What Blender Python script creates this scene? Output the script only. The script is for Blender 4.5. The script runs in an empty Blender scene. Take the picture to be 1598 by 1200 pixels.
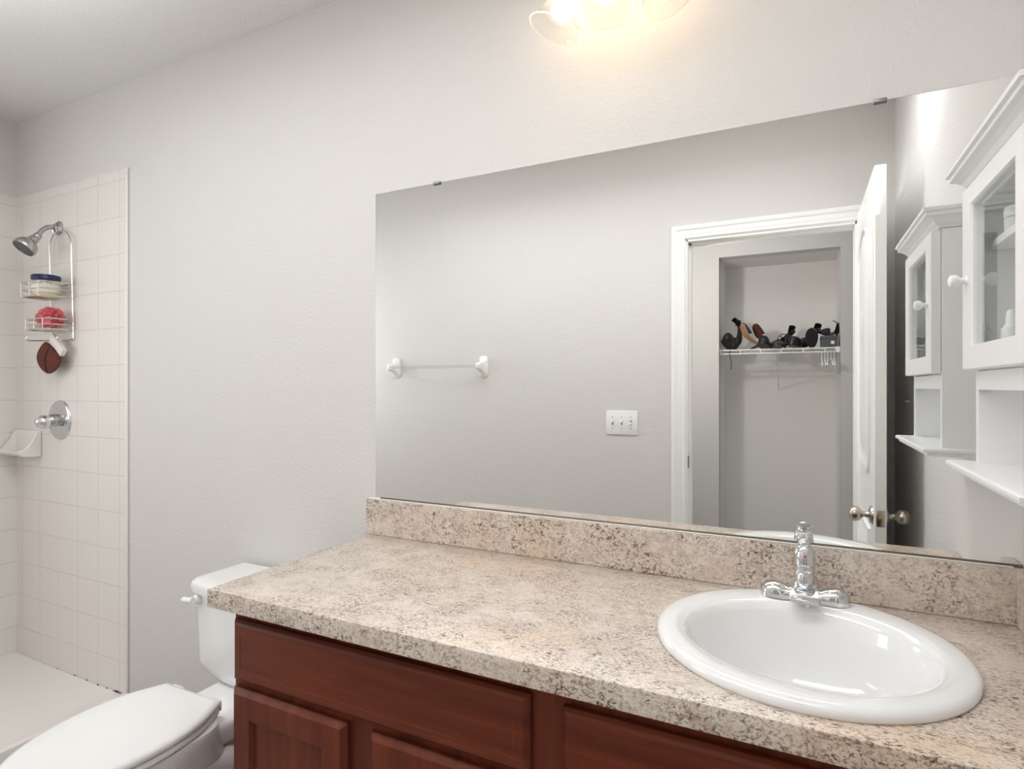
import bpy, bmesh, math, random
from mathutils import Vector, Matrix
random.seed(7)
SC = bpy.context.scene
COL = SC.collection
PI = math.pi

# ------------------------------------------------------------------ camera
CAM_H, CAM_D = 1.255, 1.3807
cd = bpy.data.cameras.new('camera')
cam = bpy.data.objects.new('camera', cd); COL.objects.link(cam)
cam.location = (0, -CAM_D, CAM_H)
cam.rotation_euler = (PI/2, 0, math.radians(26.262))
cd.sensor_width = 36.0
cd.lens = 904.55/1598*36.0
cd.shift_y = 3.6/1598
cd.clip_start = 0.02
SC.camera = cam
# ------------------------------------------------------------------ view, world, large lights
SC.view_settings.view_transform = 'Standard'
SC.view_settings.look = 'None'
SC.view_settings.gamma = 1.0
SC.view_settings.use_curve_mapping = False
SC.view_settings.exposure = -0.43
w = bpy.data.worlds.new('world'); SC.world = w; w.use_nodes = True
w.node_tree.nodes['Background'].inputs[0].default_value = (0.8, 0.87, 1.0, 1)
w.node_tree.nodes['Background'].inputs[1].default_value = 0.3
try:
    SC.cycles.diffuse_bounces = 8; SC.cycles.glossy_bounces = 8
    SC.cycles.transparent_max_bounces = 16; SC.cycles.max_bounces = 14
    SC.cycles.caustics_reflective = True; SC.cycles.blur_glossy = 0.6; SC.cycles.sample_clamp_indirect = 6.0; SC.cycles.caustics_refractive = False
except Exception:
    pass
BULB = 13.5                     # emission of the three vanity bulbs

def area(name, loc, rot, sx, sy, power, col):
    l = bpy.data.lights.new(name, 'AREA'); l.energy = power; l.color = col
    l.shape = 'RECTANGLE'; l.size = sx; l.size_y = sy
    o = bpy.data.objects.new(name, l); COL.objects.link(o)
    o.location = loc; o.rotation_euler = rot
    return o
area('bathroom_ceiling_fill', (-0.92, -0.93, 2.36), (0, 0, 0), 2.3, 0.3, 17.5, (0.95, 0.975, 1.0))  # added soft fill just below the ceiling, without a fixture
# added upward fill light, stands in for a flash bounced off the ceiling
_b = area('bounce_light', (-0.95, -0.88, 1.85), (PI, 0, 0), 2.4, 0.3, 18.0, (0.96, 0.98, 1.0))
_b.data.spread = math.radians(100)
# added side fill by the shower end wall, out of frame; no window there
area('shower_end_fill', (-3.15, -1.22, 1.55), (0, -PI/2, 0), 0.9, 0.6, 15.0, (0.93, 0.97, 1.0))
area('hall_ceiling_fill', (-0.3, -2.1, 2.44), (0, 0, 0), 1.4, 0.4, 5.0, (0.96, 0.98, 1.0))  # added overhead fill for the hall, without a fixture
_l = bpy.data.lights.new('hall_point_fill', 'POINT'); _l.energy = 20.0; _l.shadow_soft_size = 0.035; _l.color = (1.0, 0.97, 0.94)
_o = bpy.data.objects.new('hall_point_fill', _l); COL.objects.link(_o); _o.location = (-0.72, -1.86, 1.80)   # added unseen fill light beside the door, on the hall side

# ------------------------------------------------------------------ material helpers
class NT:
    def __init__(s, name):
        s.m = bpy.data.materials.new(name); s.m.use_nodes = True
        s.t = s.m.node_tree; s.b = s.t.nodes['Principled BSDF']; s.out = s.t.nodes['Material Output']
        s.tc = None
    def n(s, kind, **kw):
        x = s.t.nodes.new(kind)
        for k, v in kw.items():
            if k in x.inputs: x.inputs[k].default_value = v
            else: setattr(x, k, v)
        return x
    def l(s, a, b): s.t.links.new(a, b)
    def coord(s, scale=(1, 1, 1), rot=(0, 0, 0)):
        if s.tc is None: s.tc = s.n('ShaderNodeTexCoord')
        mp = s.n('ShaderNodeMapping'); mp.inputs['Scale'].default_value = scale; mp.inputs['Rotation'].default_value = rot
        s.l(s.tc.outputs['Object'], mp.inputs['Vector']); return mp.outputs[0]
    def noise(s, sc, det=4, rough=.5, vec=None, dist=0):
        x = s.n('ShaderNodeTexNoise', Scale=sc, Detail=det, Roughness=rough, Distortion=dist)
        s.l(vec or s.coord(), x.inputs['Vector']); return x.outputs['Fac']
    def ramp(s, fac, stops):
        r = s.n('ShaderNodeValToRGB'); e = r.color_ramp.elements
        while len(e) < len(stops): e.new(.5)
        for k, (p, c) in enumerate(stops):
            e[k].position = p; e[k].color = (c, c, c, 1) if isinstance(c, (int, float)) else (*c, 1)
        s.l(fac, r.inputs[0]); return r.outputs[0]
    def mix(s, fac, a, b, mode='MIX'):
        x = s.n('ShaderNodeMix', data_type='RGBA', blend_type=mode)
        for sock, v in ((x.inputs[0], fac), (x.inputs[6], a), (x.inputs[7], b)):
            if hasattr(v, 'node'): s.l(v, sock)
            elif isinstance(v, (int, float)): sock.default_value = v if sock == x.inputs[0] else (v, v, v, 1)
            else: sock.default_value = (*v, 1)
        return x.outputs[2]
    def math(s, op, a, b=0.0):
        x = s.n('ShaderNodeMath', operation=op)
        for k, v in ((0, a), (1, b)):
            if hasattr(v, 'node'): s.l(v, x.inputs[k])
            else: x.inputs[k].default_value = v
        return x.outputs[0]
    def bump(s, h, strength, dist=.01):
        x = s.n('ShaderNodeBump', Strength=strength, Distance=dist)
        s.l(h, x.inputs['Height']); s.l(x.outputs[0], s.b.inputs['Normal'])
    def set(s, col=None, rough=None, metal=None, spec=None, coat=None):
        if col is not None:
            if hasattr(col, 'node'): s.l(col, s.b.inputs['Base Color'])
            else: s.b.inputs['Base Color'].default_value = (*col, 1)
        if rough is not None: s.b.inputs['Roughness'].default_value = rough
        if metal is not None: s.b.inputs['Metallic'].default_value = metal
        if spec is not None: s.b.inputs['Specular IOR Level'].default_value = spec
        if coat is not None: s.b.inputs['Coat Weight'].default_value = coat; s.b.inputs['Coat Roughness'].default_value = .08
        return s.m

def plain(name, col, rough=.5, metal=0, var=.04, vs=30, bump=0, **kw):
    """procedural: a colour with a slight noise variation"""
    t = NT(name)
    f = t.noise(vs, 3)
    a = tuple(c*(1-var) for c in col); b = tuple(min(1, c*(1+var)) for c in col)
    t.set(t.mix(f, a, b), rough, metal, **kw)
    if bump: t.bump(t.noise(vs*3, 4), bump, .002)
    return t.m

def paint(name, col, bs=0.30, sc=115):
    t = NT(name)
    t.set(col, .75, spec=.25)
    n1 = t.noise(sc, 5, .6); n2 = t.noise(sc*.38, 2)
    h = t.math('ADD', t.ramp(n1, [(.42, 0), (.62, 1)]), t.math('MULTIPLY', n2, .7))
    t.bump(h, bs, .0025); return t.m

def tile_mat(name, axes, x0, z0, size, col, grout):
    """square glazed tiles with thin grout, laid in the plane of two world axes"""
    t = NT(name)
    sep = t.n('ShaderNodeSeparateXYZ'); t.l(t.coord(), sep.inputs[0])
    def line(o, off):
        a = t.math('DIVIDE', t.math('SUBTRACT', o, off), size)
        fr = t.math('FRACT', a)
        return t.math('MINIMUM', fr, t.math('SUBTRACT', 1.0, fr))
    d = t.math('MINIMUM', line(sep.outputs[axes[0]], x0), line(sep.outputs[axes[1]], z0))
    k = t.ramp(d, [(.006, 0), (.013, 1)])
    body = t.mix(t.noise(9, 3), tuple(c*.985 for c in col), col)
    t.set(t.mix(k, grout, body), .12, spec=.5)
    t.l(t.ramp(k, [(0, .7), (1, .1)]), t.b.inputs['Roughness'])
    t.bump(t.ramp(d, [(.004, 0), (.03, 1)]), .35, .0015); return t.m

def laminate(name):
    t = NT(name)
    v1 = t.coord((1, 1.25, 1), (0, 0, .5)); st = t.coord((.85, 1.55, 1.1), (0, 0, -.42))
    base = t.mix(t.ramp(t.noise(7, 8, .68, v1, 1.2), [(.30, 0), (.68, 1)]), (.55, .455, .375), (.74, .655, .57))
    base = t.mix(t.ramp(t.noise(22, 7, .7, st, .8), [(.38, 0), (.62, 1)]), base, (.74, .665, .59))
    base = t.mix(t.math('MULTIPLY', t.ramp(t.noise(2.6, 4, .6, v1, .6), [(.52, 0), (.70, 1)]), .55), base, (.74, .55, .37))
    base = t.mix(t.math('MULTIPLY', t.ramp(t.noise(30, 7, .75, st, 1.0), [(.52, 0), (.66, 1)]), .55), base, (.40, .28, .22))
    pat = t.ramp(t.noise(10, 6, .68, v1, .6), [(.40, 0), (.58, 1)])
    fine = t.ramp(t.noise(190, 6, .75, st, .3), [(.505, 0), (.565, 1)])
    dark = t.ramp(t.noise(105, 6, .72, st, .9), [(.550, 0), (.60, 1)])
    base = t.mix(t.math('MULTIPLY', fine, t.math('ADD', .24, t.math('MULTIPLY', pat, .58))), base, (.235, .140, .105))
    base = t.mix(t.math('MULTIPLY', dark, t.math('ADD', .14, t.math('MULTIPLY', pat, .86))), base, (.085, .040, .030))
    veins = t.math('MULTIPLY', t.ramp(t.noise(34, 7, .7, st, 2.2), [(.62, 0), (.67, 1)]), pat)
    base = t.mix(t.math('MULTIPLY', veins, .75), base, (.13, .050, .034))
    white = t.ramp(t.noise(60, 5, .65, v1), [(.58, 0), (.68, 1)])
    base = t.mix(t.math('MULTIPLY', white, .5), base, (.80, .75, .69))
    t.set(base, .30, spec=.5)
    return t.m

def wood(name, c1, c2, axis=2):
    t = NT(name)
    sc = [26, 26, 26]; sc[axis] = 1.6
    g = t.noise(1.0, 7, .62, t.coord(tuple(sc)), .4)
    m = t.noise(5, 3)
    c = t.mix(t.ramp(g, [(.30, 0), (.70, 1)]), c1, c2)
    c = t.mix(t.math('MULTIPLY', m, .45), c, tuple(x*.72 for x in c1))
    t.set(c, .36, spec=.3); t.bump(g, .05, .001); return t.m

def clear(name, tint=(1, 1, 1), ior=1.45, rough=.0, body=0.0, bodycol=(.9, .9, .9)):
    """thin clear glass: lets light through and reflects at its Fresnel angle"""
    t = NT(name)
    tr = t.n('ShaderNodeBsdfTransparent'); tr.inputs[0].default_value = (*tint, 1)
    gl = t.n('ShaderNodeBsdfGlossy'); gl.inputs['Roughness'].default_value = rough
    fr = t.n('ShaderNodeFresnel', IOR=ior)
    bf = t.n('ShaderNodeNewGeometry')           # reflect at the entry face only: the sheet is thin
    mx = t.n('ShaderNodeMixShader'); t.l(t.math('MULTIPLY', fr.outputs[0], t.math('SUBTRACT', 1.0, bf.outputs['Backfacing'])), mx.inputs[0]); t.l(tr.outputs[0], mx.inputs[1]); t.l(gl.outputs[0], mx.inputs[2])
    o = mx.outputs[0]
    if body:
        df = t.n('ShaderNodeBsdfTranslucent'); df.inputs[0].default_value = (*bodycol, 1)
        wv = t.noise(40, 2)
        m2 = t.n('ShaderNodeMixShader'); t.l(t.math('ADD', body*.8, t.math('MULTIPLY', wv, body*.4)), m2.inputs[0])
        t.l(o, m2.inputs[1]); t.l(df.outputs[0], m2.inputs[2]); o = m2.outputs[0]
    t.l(o, t.out.inputs[0]); return t.m

def emis(name, col, s):
    t = NT(name); e = t.n('ShaderNodeEmission'); e.inputs[0].default_value = (*col, 1); e.inputs[1].default_value = s
    t.l(e.outputs[0], t.out.inputs[0]); return t.m

WALL_C = (.69, .67, .652)
MT = dict(
    wall=paint('painted_wall', WALL_C), ceil=paint('textured_ceiling', (.74, .73, .715), .35, 90),
    hall=paint('hall_paint', (.60, .59, .575), .1), niche=paint('brightened_niche_paint', (.78, .765, .745), .1),  # niche gets its own lighter paint to add brightness inside it
    trim=plain('white_trim_paint', (.88, .88, .865), .35, var=.01), door=plain('white_door_paint', (.90, .90, .885), .38, var=.01),
    cab=plain('white_cabinet_lacquer', (.88, .88, .88), .3, var=.01), backing=plain('pale_cabinet_back', (.78, .79, .80), .6, var=.02),
    floor=plain('grey_floor_tile', (.42, .39, .36), .4, var=.1, vs=6),
    tile=tile_mat('glazed_tile_back', (0, 2), -2.5654, 1.1944, .1472, (.80, .765, .725), (.60, .56, .525)),
    tile2=tile_mat('glazed_tile_side', (1, 2), 0.0, 1.1944, .1472, (.80, .775, .745), (.60, .57, .54)),
    bull=plain('glazed_edge_tile', (.84, .81, .775), .12, var=.01),
    pan=plain('acrylic_pan', (.83, .80, .765), .3, var=.02, vs=8), por=plain('white_porcelain', (.86, .86, .855), .07, var=.006, coat=.5),
    seatp=plain('white_seat_plastic', (.86, .86, .85), .16, var=.006),
    china=plain('white_glazed_ceramic', (.84, .82, .79), .1, var=.01), lam=laminate('speckled_laminate'),
    wood=wood('dark_cherry_upright', (.082, .011, .004), (.235, .050, .018), 2), woodx=wood('dark_cherry_level', (.082, .011, .004), (.235, .050, .018), 0),
    kick=plain('dark_toe_kick', (.03, .012, .01), .6),
    chrome=plain('chrome', (.72, .73, .74), .06, 1, var=.01), nickel=plain('satin_nickel', (.55, .50, .44), .28, 1, var=.03),
    dull=plain('dull_shower_chrome', (.50, .50, .50), .18, 1, var=.03), rub=plain('dark_nozzles', (.09, .09, .09), .5),
    wire=plain('steel_wire', (.70, .69, .66), .22, 1, var=.03), mirror=None,
    brass=plain('worn_brass', (.55, .42, .14), .35, 1, var=.1), clip=plain('dark_clip_metal', (.22, .22, .23), .3, 1), dmet=plain('bronze_metal', (.24, .20, .16), .4, 1),
    glass=clear('cabinet_glass', (.97, .98, .98), 1.30), acry=clear('clear_acrylic', (.93, .93, .92), 1.42, .05, .10),
    shade=clear('ribbed_shade_glass', (.985, .98, .97), 1.35, .05, .08, (1, .97, .9)),
    rim=clear('thick_glass_rim', (.98, .97, .95), 1.2, .05, .65, (1, .98, .94)),
    bulb=emis('frosted_bulb', (1.0, .79, .54), BULB),
    blue=plain('dark_blue_plastic', (.012, .012, .09), .35), jar=clear('clear_jar', (.95, .95, .93), 1.45, .02, .12),
    cream=plain('pale_yellow_cream', (.82, .76, .42), .5, var=.1), lab=plain('pale_jar_label', (.78, .75, .66), .5),
    pink=plain('pink_mesh', (.74, .19, .22), .75, var=.18, vs=90, bump=.5), soap=plain('cream_soap', (.80, .66, .50), .4),
    brown=plain('brown_terry', (.115, .030, .018), .95, var=.3, vs=160, bump=.6), wcloth=plain('white_terry', (.78, .74, .70), .9, var=.05, vs=120, bump=.4),
    black=plain('black_leather', (.012, .012, .014), .38, var=.2), tan=plain('tan_leather', (.46, .27, .13), .55, var=.1),
    navy=plain('dark_grey_blue_leather', (.03, .036, .05), .45, var=.15), box=plain('dark_grey_cardboard', (.085, .09, .10), .7, var=.08),
    white=plain('white_plastic', (.86, .86, .85), .35, var=.01), vwire=plain('white_vinyl_wire', (.80, .79, .77), .4, var=.02),
    bottle=plain('frosted_white_bottle', (.78, .78, .77), .4), red=plain('red_enamel', (.5, .02, .02), .3), grime=plain('dark_grime', (.05, .045, .04), .9, var=.4),
    caulk=plain('white_caulk', (.80, .78, .75), .6, var=.05), wick=plain('pale_wicker', (.66, .65, .62), .7, var=.12, vs=110, bump=.5),
)
_t = NT('silvered_glass'); _t.set((.95, .96, .948), .0, 1.0); MT['mirror'] = _t.m

# ------------------------------------------------------------------ mesh helpers
class MB:
    def __init__(s): s.bm = bmesh.new()
    def _new(s, fn):
        before = set(s.bm.verts); fn(); return [v for v in s.bm.verts if v not in before]
    def box(s, x0, x1, y0, y1, z0, z1, bev=0, seg=2):
        r = bmesh.ops.create_cube(s.bm, size=1.0)
        vs = r['verts']
        for v in vs:
            v.co = Vector(((x0+x1)/2+v.co.x*(x1-x0), (y0+y1)/2+v.co.y*(y1-y0), (z0+z1)/2+v.co.z*(z1-z0)))
        if bev:
            es = list({e for v in vs for e in v.link_edges})
            bmesh.ops.bevel(s.bm, geom=es, offset=bev, segments=seg, affect='EDGES', profile=.5)
        return s
    def loft(s, rings, cap0=True, cap1=True, closed=True):
        rows = [[s.bm.verts.new(p) for p in r] for r in rings]
        n = len(rows[0])
        for a, b in zip(rows, rows[1:]):
            for i in range(n if closed else n-1):
                j = (i+1) % n
                try: s.bm.faces.new((a[i], a[j], b[j], b[i]))
                except ValueError: pass
        if cap0 and closed: s.bm.faces.new(rows[0][::-1])
        if cap1 and closed: s.bm.faces.new(rows[-1])
        return s
    def tube(s, pts, r, seg=10, closed=False, r1=None):
        pts = [Vector(p) for p in pts]; n = len(pts)
        tang = []
        for i in range(n):
            a = pts[(i-1) % n] if (closed or i > 0) else pts[i]
            b = pts[(i+1) % n] if (closed or i < n-1) else pts[i]
            tang.append((b-a).normalized())
        up = Vector((0, 0, 1)) if abs(tang[0].z) < .9 else Vector((1, 0, 0))
        u = tang[0].cross(up).normalized(); rings = []
        for i in range(n):
            t = tang[i]; u = (u - t*u.dot(t)).normalized(); v = t.cross(u)
            rr = r[i] if isinstance(r, (list, tuple)) else r
            rings.append([pts[i]+(u*math.cos(k*2*PI/seg)+v*math.sin(k*2*PI/seg))*rr for k in range(seg)])
        if closed:
            rings.append(rings[0][:]); s.loft(rings, False, False); bmesh.ops.remove_doubles(s.bm, verts=s.bm.verts, dist=1e-6)
        else: s.loft(rings)
        return s
    def lathe(s, prof, org=(0, 0, 0), axis=(0, 0, 1), seg=32, flute=0, nfl=0, cap0=True, cap1=True):
        """prof: (radius, height) pairs along axis from org"""
        ax = Vector(axis).normalized(); org = Vector(org)
        q = Vector((0, 0, 1)).rotation_difference(ax)
        rings = []
        for r, h in prof:
            r = max(r, 1e-5)
            rings.append([org + q @ Vector((r*(1+flute*math.cos(nfl*k*2*PI/seg))*math.cos(k*2*PI/seg), r*(1+flute*math.cos(nfl*k*2*PI/seg))*math.sin(k*2*PI/seg), h)) for k in range(seg)])
        return s.loft(rings, cap0, cap1)
    def prism(s, outline, y0, y1, plane='XZ'):
        f = {'XZ': lambda p, d: (p[0], d, p[1]), 'XY': lambda p, d: (p[0], p[1], d), 'YZ': lambda p, d: (d, p[0], p[1])}[plane]
        return s.loft([[f(p, y0) for p in outline], [f(p, y1) for p in outline]])
    def sphere(s, c, r, sc=(1, 1, 1), u=20, v=12):
        vs = bmesh.ops.create_uvsphere(s.bm, u_segments=u, v_segments=v, radius=r)['verts']
        for p in vs: p.co = Vector((c[0]+p.co.x*sc[0], c[1]+p.co.y*sc[1], c[2]+p.co.z*sc[2]))
        return s
    def xf(s, m):
        bmesh.ops.transform(s.bm, matrix=m, verts=s.bm.verts); return s
    def build(s, name, mat, parent=None, smooth=True, sub=0, label=None, auto=40):
        if parent is not None:
            off = parent.matrix_world.translation if not parent.parent else parent.get('_w', Vector((0, 0, 0)))
            o0 = Vector(parent['_w']) if '_w' in parent else Vector(parent.location)
            bmesh.ops.translate(s.bm, vec=-o0, verts=s.bm.verts)
        bmesh.ops.recalc_face_normals(s.bm, faces=s.bm.faces)
        me = bpy.data.meshes.new(name); s.bm.to_mesh(me); s.bm.free()
        if smooth:
            for p in me.polygons: p.use_smooth = True
            try: me.set_sharp_from_angle(angle=math.radians(auto))
            except Exception: pass
        me.materials.append(mat if not isinstance(mat, str) else MT[mat])
        o = bpy.data.objects.new(name, me); COL.objects.link(o)
        if parent is not None: o.parent = parent; WORLD[o.name] = WORLD.get(parent.name)
        if sub:
            md = o.modifiers.new('sub', 'SUBSURF'); md.levels = sub; md.render_levels = sub
        if label: o['label'] = label
        return o
WORLD = {}
def thing(name, label, cat, loc=(0, 0, 0), group=None, kind=None):
    o = bpy.data.objects.new(name, None); COL.objects.link(o); o.location = loc; o.empty_display_size = .05
    return tag(o, label, cat, group, kind)
def tag(o, label, cat, group=None, kind=None):
    o['label'] = label; o['category'] = cat
    if group: o['group'] = group
    if kind: o['kind'] = kind
    return o
class P:
    """collects parts of one thing; all geometry given in world coordinates, moved to the thing's base on build"""
    def __init__(s, root): s.root = root
    def __call__(s, name, mb, mat, parent=None, **kw):
        bmesh.ops.translate(mb.bm, vec=-Vector(s.root.location), verts=mb.bm.verts)
        o = mb.build(name, mat, None, **kw); o.parent = parent or s.root; return o
def struct(name, mb, mat, label, cat, **kw):
    o = mb.build(name, mat, None, **kw); return tag(o, label, cat, None, 'structure')
def dup(root, loc, rotz=0, label=None, group=None):
    r = root.copy(); COL.objects.link(r); r.location = loc; r.rotation_euler = (0, 0, rotz)
    if label: r['label'] = label
    if group: r['group'] = group
    for ch in root.children:
        c = ch.copy(); COL.objects.link(c); c.parent = r
        for g in ch.children:
            d = g.copy(); COL.objects.link(d); d.parent = c
    return r
def arc(c, r, a0, a1, n, plane='XZ'):
    out = []
    for k in range(n+1):
        a = a0+(a1-a0)*k/n; p = (r*math.cos(a), r*math.sin(a))
        out.append({'XZ': (c[0]+p[0], c[1], c[2]+p[1]), 'XY': (c[0]+p[0], c[1]+p[1], c[2]), 'YZ': (c[0], c[1]+p[0], c[2]+p[1])}[plane])
    return out
def smoothpath(pts, n=6):
    pts = [Vector(p) for p in pts]; out = []
    for i in range(len(pts)-1):
        p0 = pts[max(i-1, 0)]; p1 = pts[i]; p2 = pts[i+1]; p3 = pts[min(i+2, len(pts)-1)]
        for k in range(n):
            t = k/n
            out.append(.5*((2*p1)+(p2-p0)*t+(2*p0-5*p1+4*p2-p3)*t*t+(3*p1-p0-3*p2+p3)*t**3))
    out.append(pts[-1]); return out

# ------------------------------------------------------------------ dimensions
XS, XR, YF, ZC = -3.207, .3795, -1.6456, 2.462     # shower end wall, right wall, front wall, ceiling
XT, ZT = -2.3635, 2.117                            # tile edge, tile top
OL, OR, OH = -.5047, .236, 1.996                   # door opening in the front wall
HB = -2.75                                         # far wall of the hall
NL, NR, NT_, NB = -.478, .237, 2.125, -3.2         # closet niche
CT = .8165                                         # countertop height

# ------------------------------------------------------------------ the room
struct('wall_back', MB().box(XS-.1, XR+.1, 0, .1, -.1, ZC+.16), 'wall', 'light grey textured wall behind the toilet, the vanity and the mirror', 'wall')
struct('wall_left', MB().box(XS-.1, XS, YF-.1, 0, -.1, ZC+.16), 'wall', 'light grey painted wall at the end of the shower', 'wall')
struct('wall_right', MB().box(XR, XR+.1, YF-.115, 0, -.1, ZC+.16), 'wall', 'light grey wall that carries the white wall cabinet', 'wall')
fw = MB(); fw.box(XS-.1, OL, YF-.115, YF, -.1, ZC+.16); fw.box(OR, XR+.1, YF-.115, YF, -.1, ZC+.16); fw.box(OL, OR, YF-.115, YF, OH, ZC+.16)
struct('wall_front', fw, 'wall', 'light grey wall with the doorway and towel bar, seen in the mirror', 'wall')
struct('floor', MB().box(XS-.1, 1.3, -3.4, .1, -.12, 0), 'floor', 'plain grey floor under the bathroom and hall', 'floor')
CEIL = [(.1, ZC-.004), (YF-.115, ZC+.072), (YF-.115, ZC+.17), (.1, ZC+.1)]   # rises slightly towards the front wall
struct('ceiling', MB().prism(CEIL, XS-.1, XR+.1, 'YZ'), 'ceil', 'textured grey white ceiling above the shower', 'ceiling')
# hall and closet niche beyond the doorway
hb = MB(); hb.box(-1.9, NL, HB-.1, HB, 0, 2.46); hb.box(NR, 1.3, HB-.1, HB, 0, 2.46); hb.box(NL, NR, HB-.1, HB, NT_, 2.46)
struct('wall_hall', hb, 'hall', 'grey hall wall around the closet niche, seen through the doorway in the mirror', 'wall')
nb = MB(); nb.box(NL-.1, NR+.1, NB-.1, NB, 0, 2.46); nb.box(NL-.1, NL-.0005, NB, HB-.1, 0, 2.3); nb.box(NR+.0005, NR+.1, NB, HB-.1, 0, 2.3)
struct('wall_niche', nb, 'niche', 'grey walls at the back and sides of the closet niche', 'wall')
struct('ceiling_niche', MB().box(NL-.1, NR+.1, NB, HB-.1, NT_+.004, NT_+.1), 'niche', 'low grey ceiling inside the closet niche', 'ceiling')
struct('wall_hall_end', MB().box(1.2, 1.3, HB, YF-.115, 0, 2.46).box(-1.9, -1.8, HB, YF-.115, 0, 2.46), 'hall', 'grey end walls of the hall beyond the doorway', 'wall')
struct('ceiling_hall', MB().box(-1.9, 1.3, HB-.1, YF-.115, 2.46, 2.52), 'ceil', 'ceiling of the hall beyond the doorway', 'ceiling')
# tile
tb = .006
struct('wall_tile_back', MB().box(XS, XT-.016, -tb, 0, .03, ZT), 'tile', 'beige square tiles on the shower wall behind the shower head', 'tiled wall')
struct('wall_tile_left', MB().box(XS, XS+tb, YF, -tb, .03, ZT), 'tile2', 'pale square tiles on the end wall of the shower', 'tiled wall')
struct('trim_1', MB().box(XT-.016, XT, -.010, 0, .045, ZT+.002, .004, 3), 'bull', 'glossy rounded edge strip where shower tiles meet the painted wall', 'tile trim')
# casing of the doorway (profiled) and jamb
def casing_profile(w): return [(0, .009), (.006, .014), (.016, .011), (.024, .013), (.042, .013), (.048, .018), (.062, .019), (w, .016), (w, 0), (0, 0)]
CW = .068
cs = MB()
pr = casing_profile(CW)
cs.loft([[(OL-.004-u, YF+v, 0) for u, v in pr], [(OL-.004-u, YF+v, OH+.002+u) for u, v in pr]])
cs.loft([[(OL-.004-u, YF+v, OH+.002+u) for u, v in pr], [(OR+.004+u, YF+v, OH+.002+u) for u, v in pr]])
cs.loft([[(OR+.004+u, YF+v, OH+.002+u) for u, v in pr], [(OR+.004+u, YF+v, 0) for u, v in pr]])
struct('trim_2', cs, 'trim', 'white moulded casing around the bathroom doorway', 'door casing', smooth=False)
jb = MB(); jb.box(OL-.012, OL+.006, YF-.115, YF+.004, 0, OH); jb.box(OR-.006, OR+.012, YF-.115, YF+.004, 0, OH); jb.box(OL, OR, YF-.115, YF+.004, OH-.010, OH+.006)
jb.box(OL+.006, OL+.017, YF-.075, YF-.04, 0, OH-.01); jb.box(OL+.006, OR-.006, YF-.075, YF-.04, OH-.021, OH-.01)
tj = struct('trim_3', jb, 'trim', 'white door jamb lining the doorway opening', 'door jamb')
sp = MB().box(OL+.0055, OL+.0075, YF-.034, YF+.0035, .845, .905, .0006); sp.build('strike_plate', 'dmet', label='dark metal strike plate').parent = tj

# open door: leaf stands out from the front wall near the right wall
DX0, DX1, DY0, DY1, DZ = .2375, .2735, YF+.006, -.985, 2.022
leaf = MB().box(DX0, DX1, DY0, DY1, .012, DZ, .002, 1)
dl = struct('door_1', leaf, 'door', 'white panelled bathroom door standing open beside the wall cabinet', 'door')
def panel_ring(y0, y1, z0, z1, arch):
    pts = [(y0+.05, z0), (y1-.05, z0), (y1, z0+.06), (y1, z1-arch)]
    n = 12
    for k in range(1, n):
        t = k/n; y = y1+(y0-y1)*t
        pts.append((y, z1-arch+arch*math.sin(PI*t)**.8*1.0))
    pts += [(y0, z1-arch), (y0, z0+.06)]
    return pts
for (z0, z1, ar) in ((.93, 1.88, .10), (.17, .74, .0)):
    for side, x in ((-1, DX0), (1, DX1)):
        o = panel_ring(DY0+.115, DY1-.115, z0, z1, ar or .001)
        cy_ = sum(p[0] for p in o)/len(o); cz_ = sum(p[1] for p in o)/len(o)
        def ins(d): return [(cy_+(p[0]-cy_)*(1-d/.22), cz_+(p[1]-cz_)*(1-d/((z1-z0)*.5))) for p in o]
        m = MB()
        levels = [(0, 0), (.005, .009), (.016, .009), (.024, .001), (.05, .001), (.066, .006)]
        m.loft([[(x+side*h, p[0], p[1]) for p in ins(d)] for d, h in levels], cap0=False)
        m.build('door_panel', 'door').parent = dl
KZ, KY = .800, -1.045
for side, x in ((-1, DX0), (1, DX1)):
    k = MB().lathe([(.0325, 0), (.0325, .003), (.029, .008), (.014, .012), (.0105, .018), (.0105, .028), (.014, .033), (.0225, .039), (.027, .048), (.027, .058), (.022, .068), (.012, .0735), (.004, .0745)], (x, KY, KZ), (side, 0, 0), 28)
    k.build('door_knob', 'nickel', label='satin nickel door knob').parent = dl
lp = MB().box((DX0+DX1)/2-.0125, (DX0+DX1)/2+.0125, DY1-.001, DY1+.0018, KZ-.0285, KZ+.0285, .0008).build('latch_plate', 'nickel'); lp.parent = dl
MB().box((DX0+DX1)/2-.006, (DX0+DX1)/2+.006, DY1, DY1+.010, KZ-.009, KZ+.009, .002).build('latch_bolt', 'brass').parent = lp

# ------------------------------------------------------------------ shower
pan = thing('shower_pan', 'low beige shower pan on the floor under the tiled wall', 'shower pan', (-2.78, -.8, 0))
pp = P(pan)
m = MB(); zt = .05
rows = []
xs = [XS+tb+.001, XS+.06, XS+.14, -2.78, -2.50, -2.43, -2.405, -2.385, -2.368, -2.360, -2.357]
zs = [.046, .034, .028, .018, .026, .031, .040, .049, .050, .046, .036]
yy = [-tb-.001, -.04, -.12, -.8, -1.45, -1.6, YF+.002]; zo = [.014, .004, .0, -.003, 0, .004, .012]
for y, dz in zip(yy, zo):
    e = 1 if dz > .01 else 0
    rows.append([(xx, y, z_ + (max(0, .046-z_)*.7 if e and xx < -2.42 else (dz*.6 if xx < -2.42 else 0))) for xx, z_ in zip(xs, zs)] + [(-2.357, y, 0), (XS+tb+.001, y, 0)])
m.loft(rows)
pp('basin', m, 'pan')
pp('drain', MB().lathe([(.05, .0), (.05, .003), (.044, .004), (.02, .003)], (-2.78, -.85, .0165), (0, 0, 1), 28), 'dull')
gr = MB()
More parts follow.
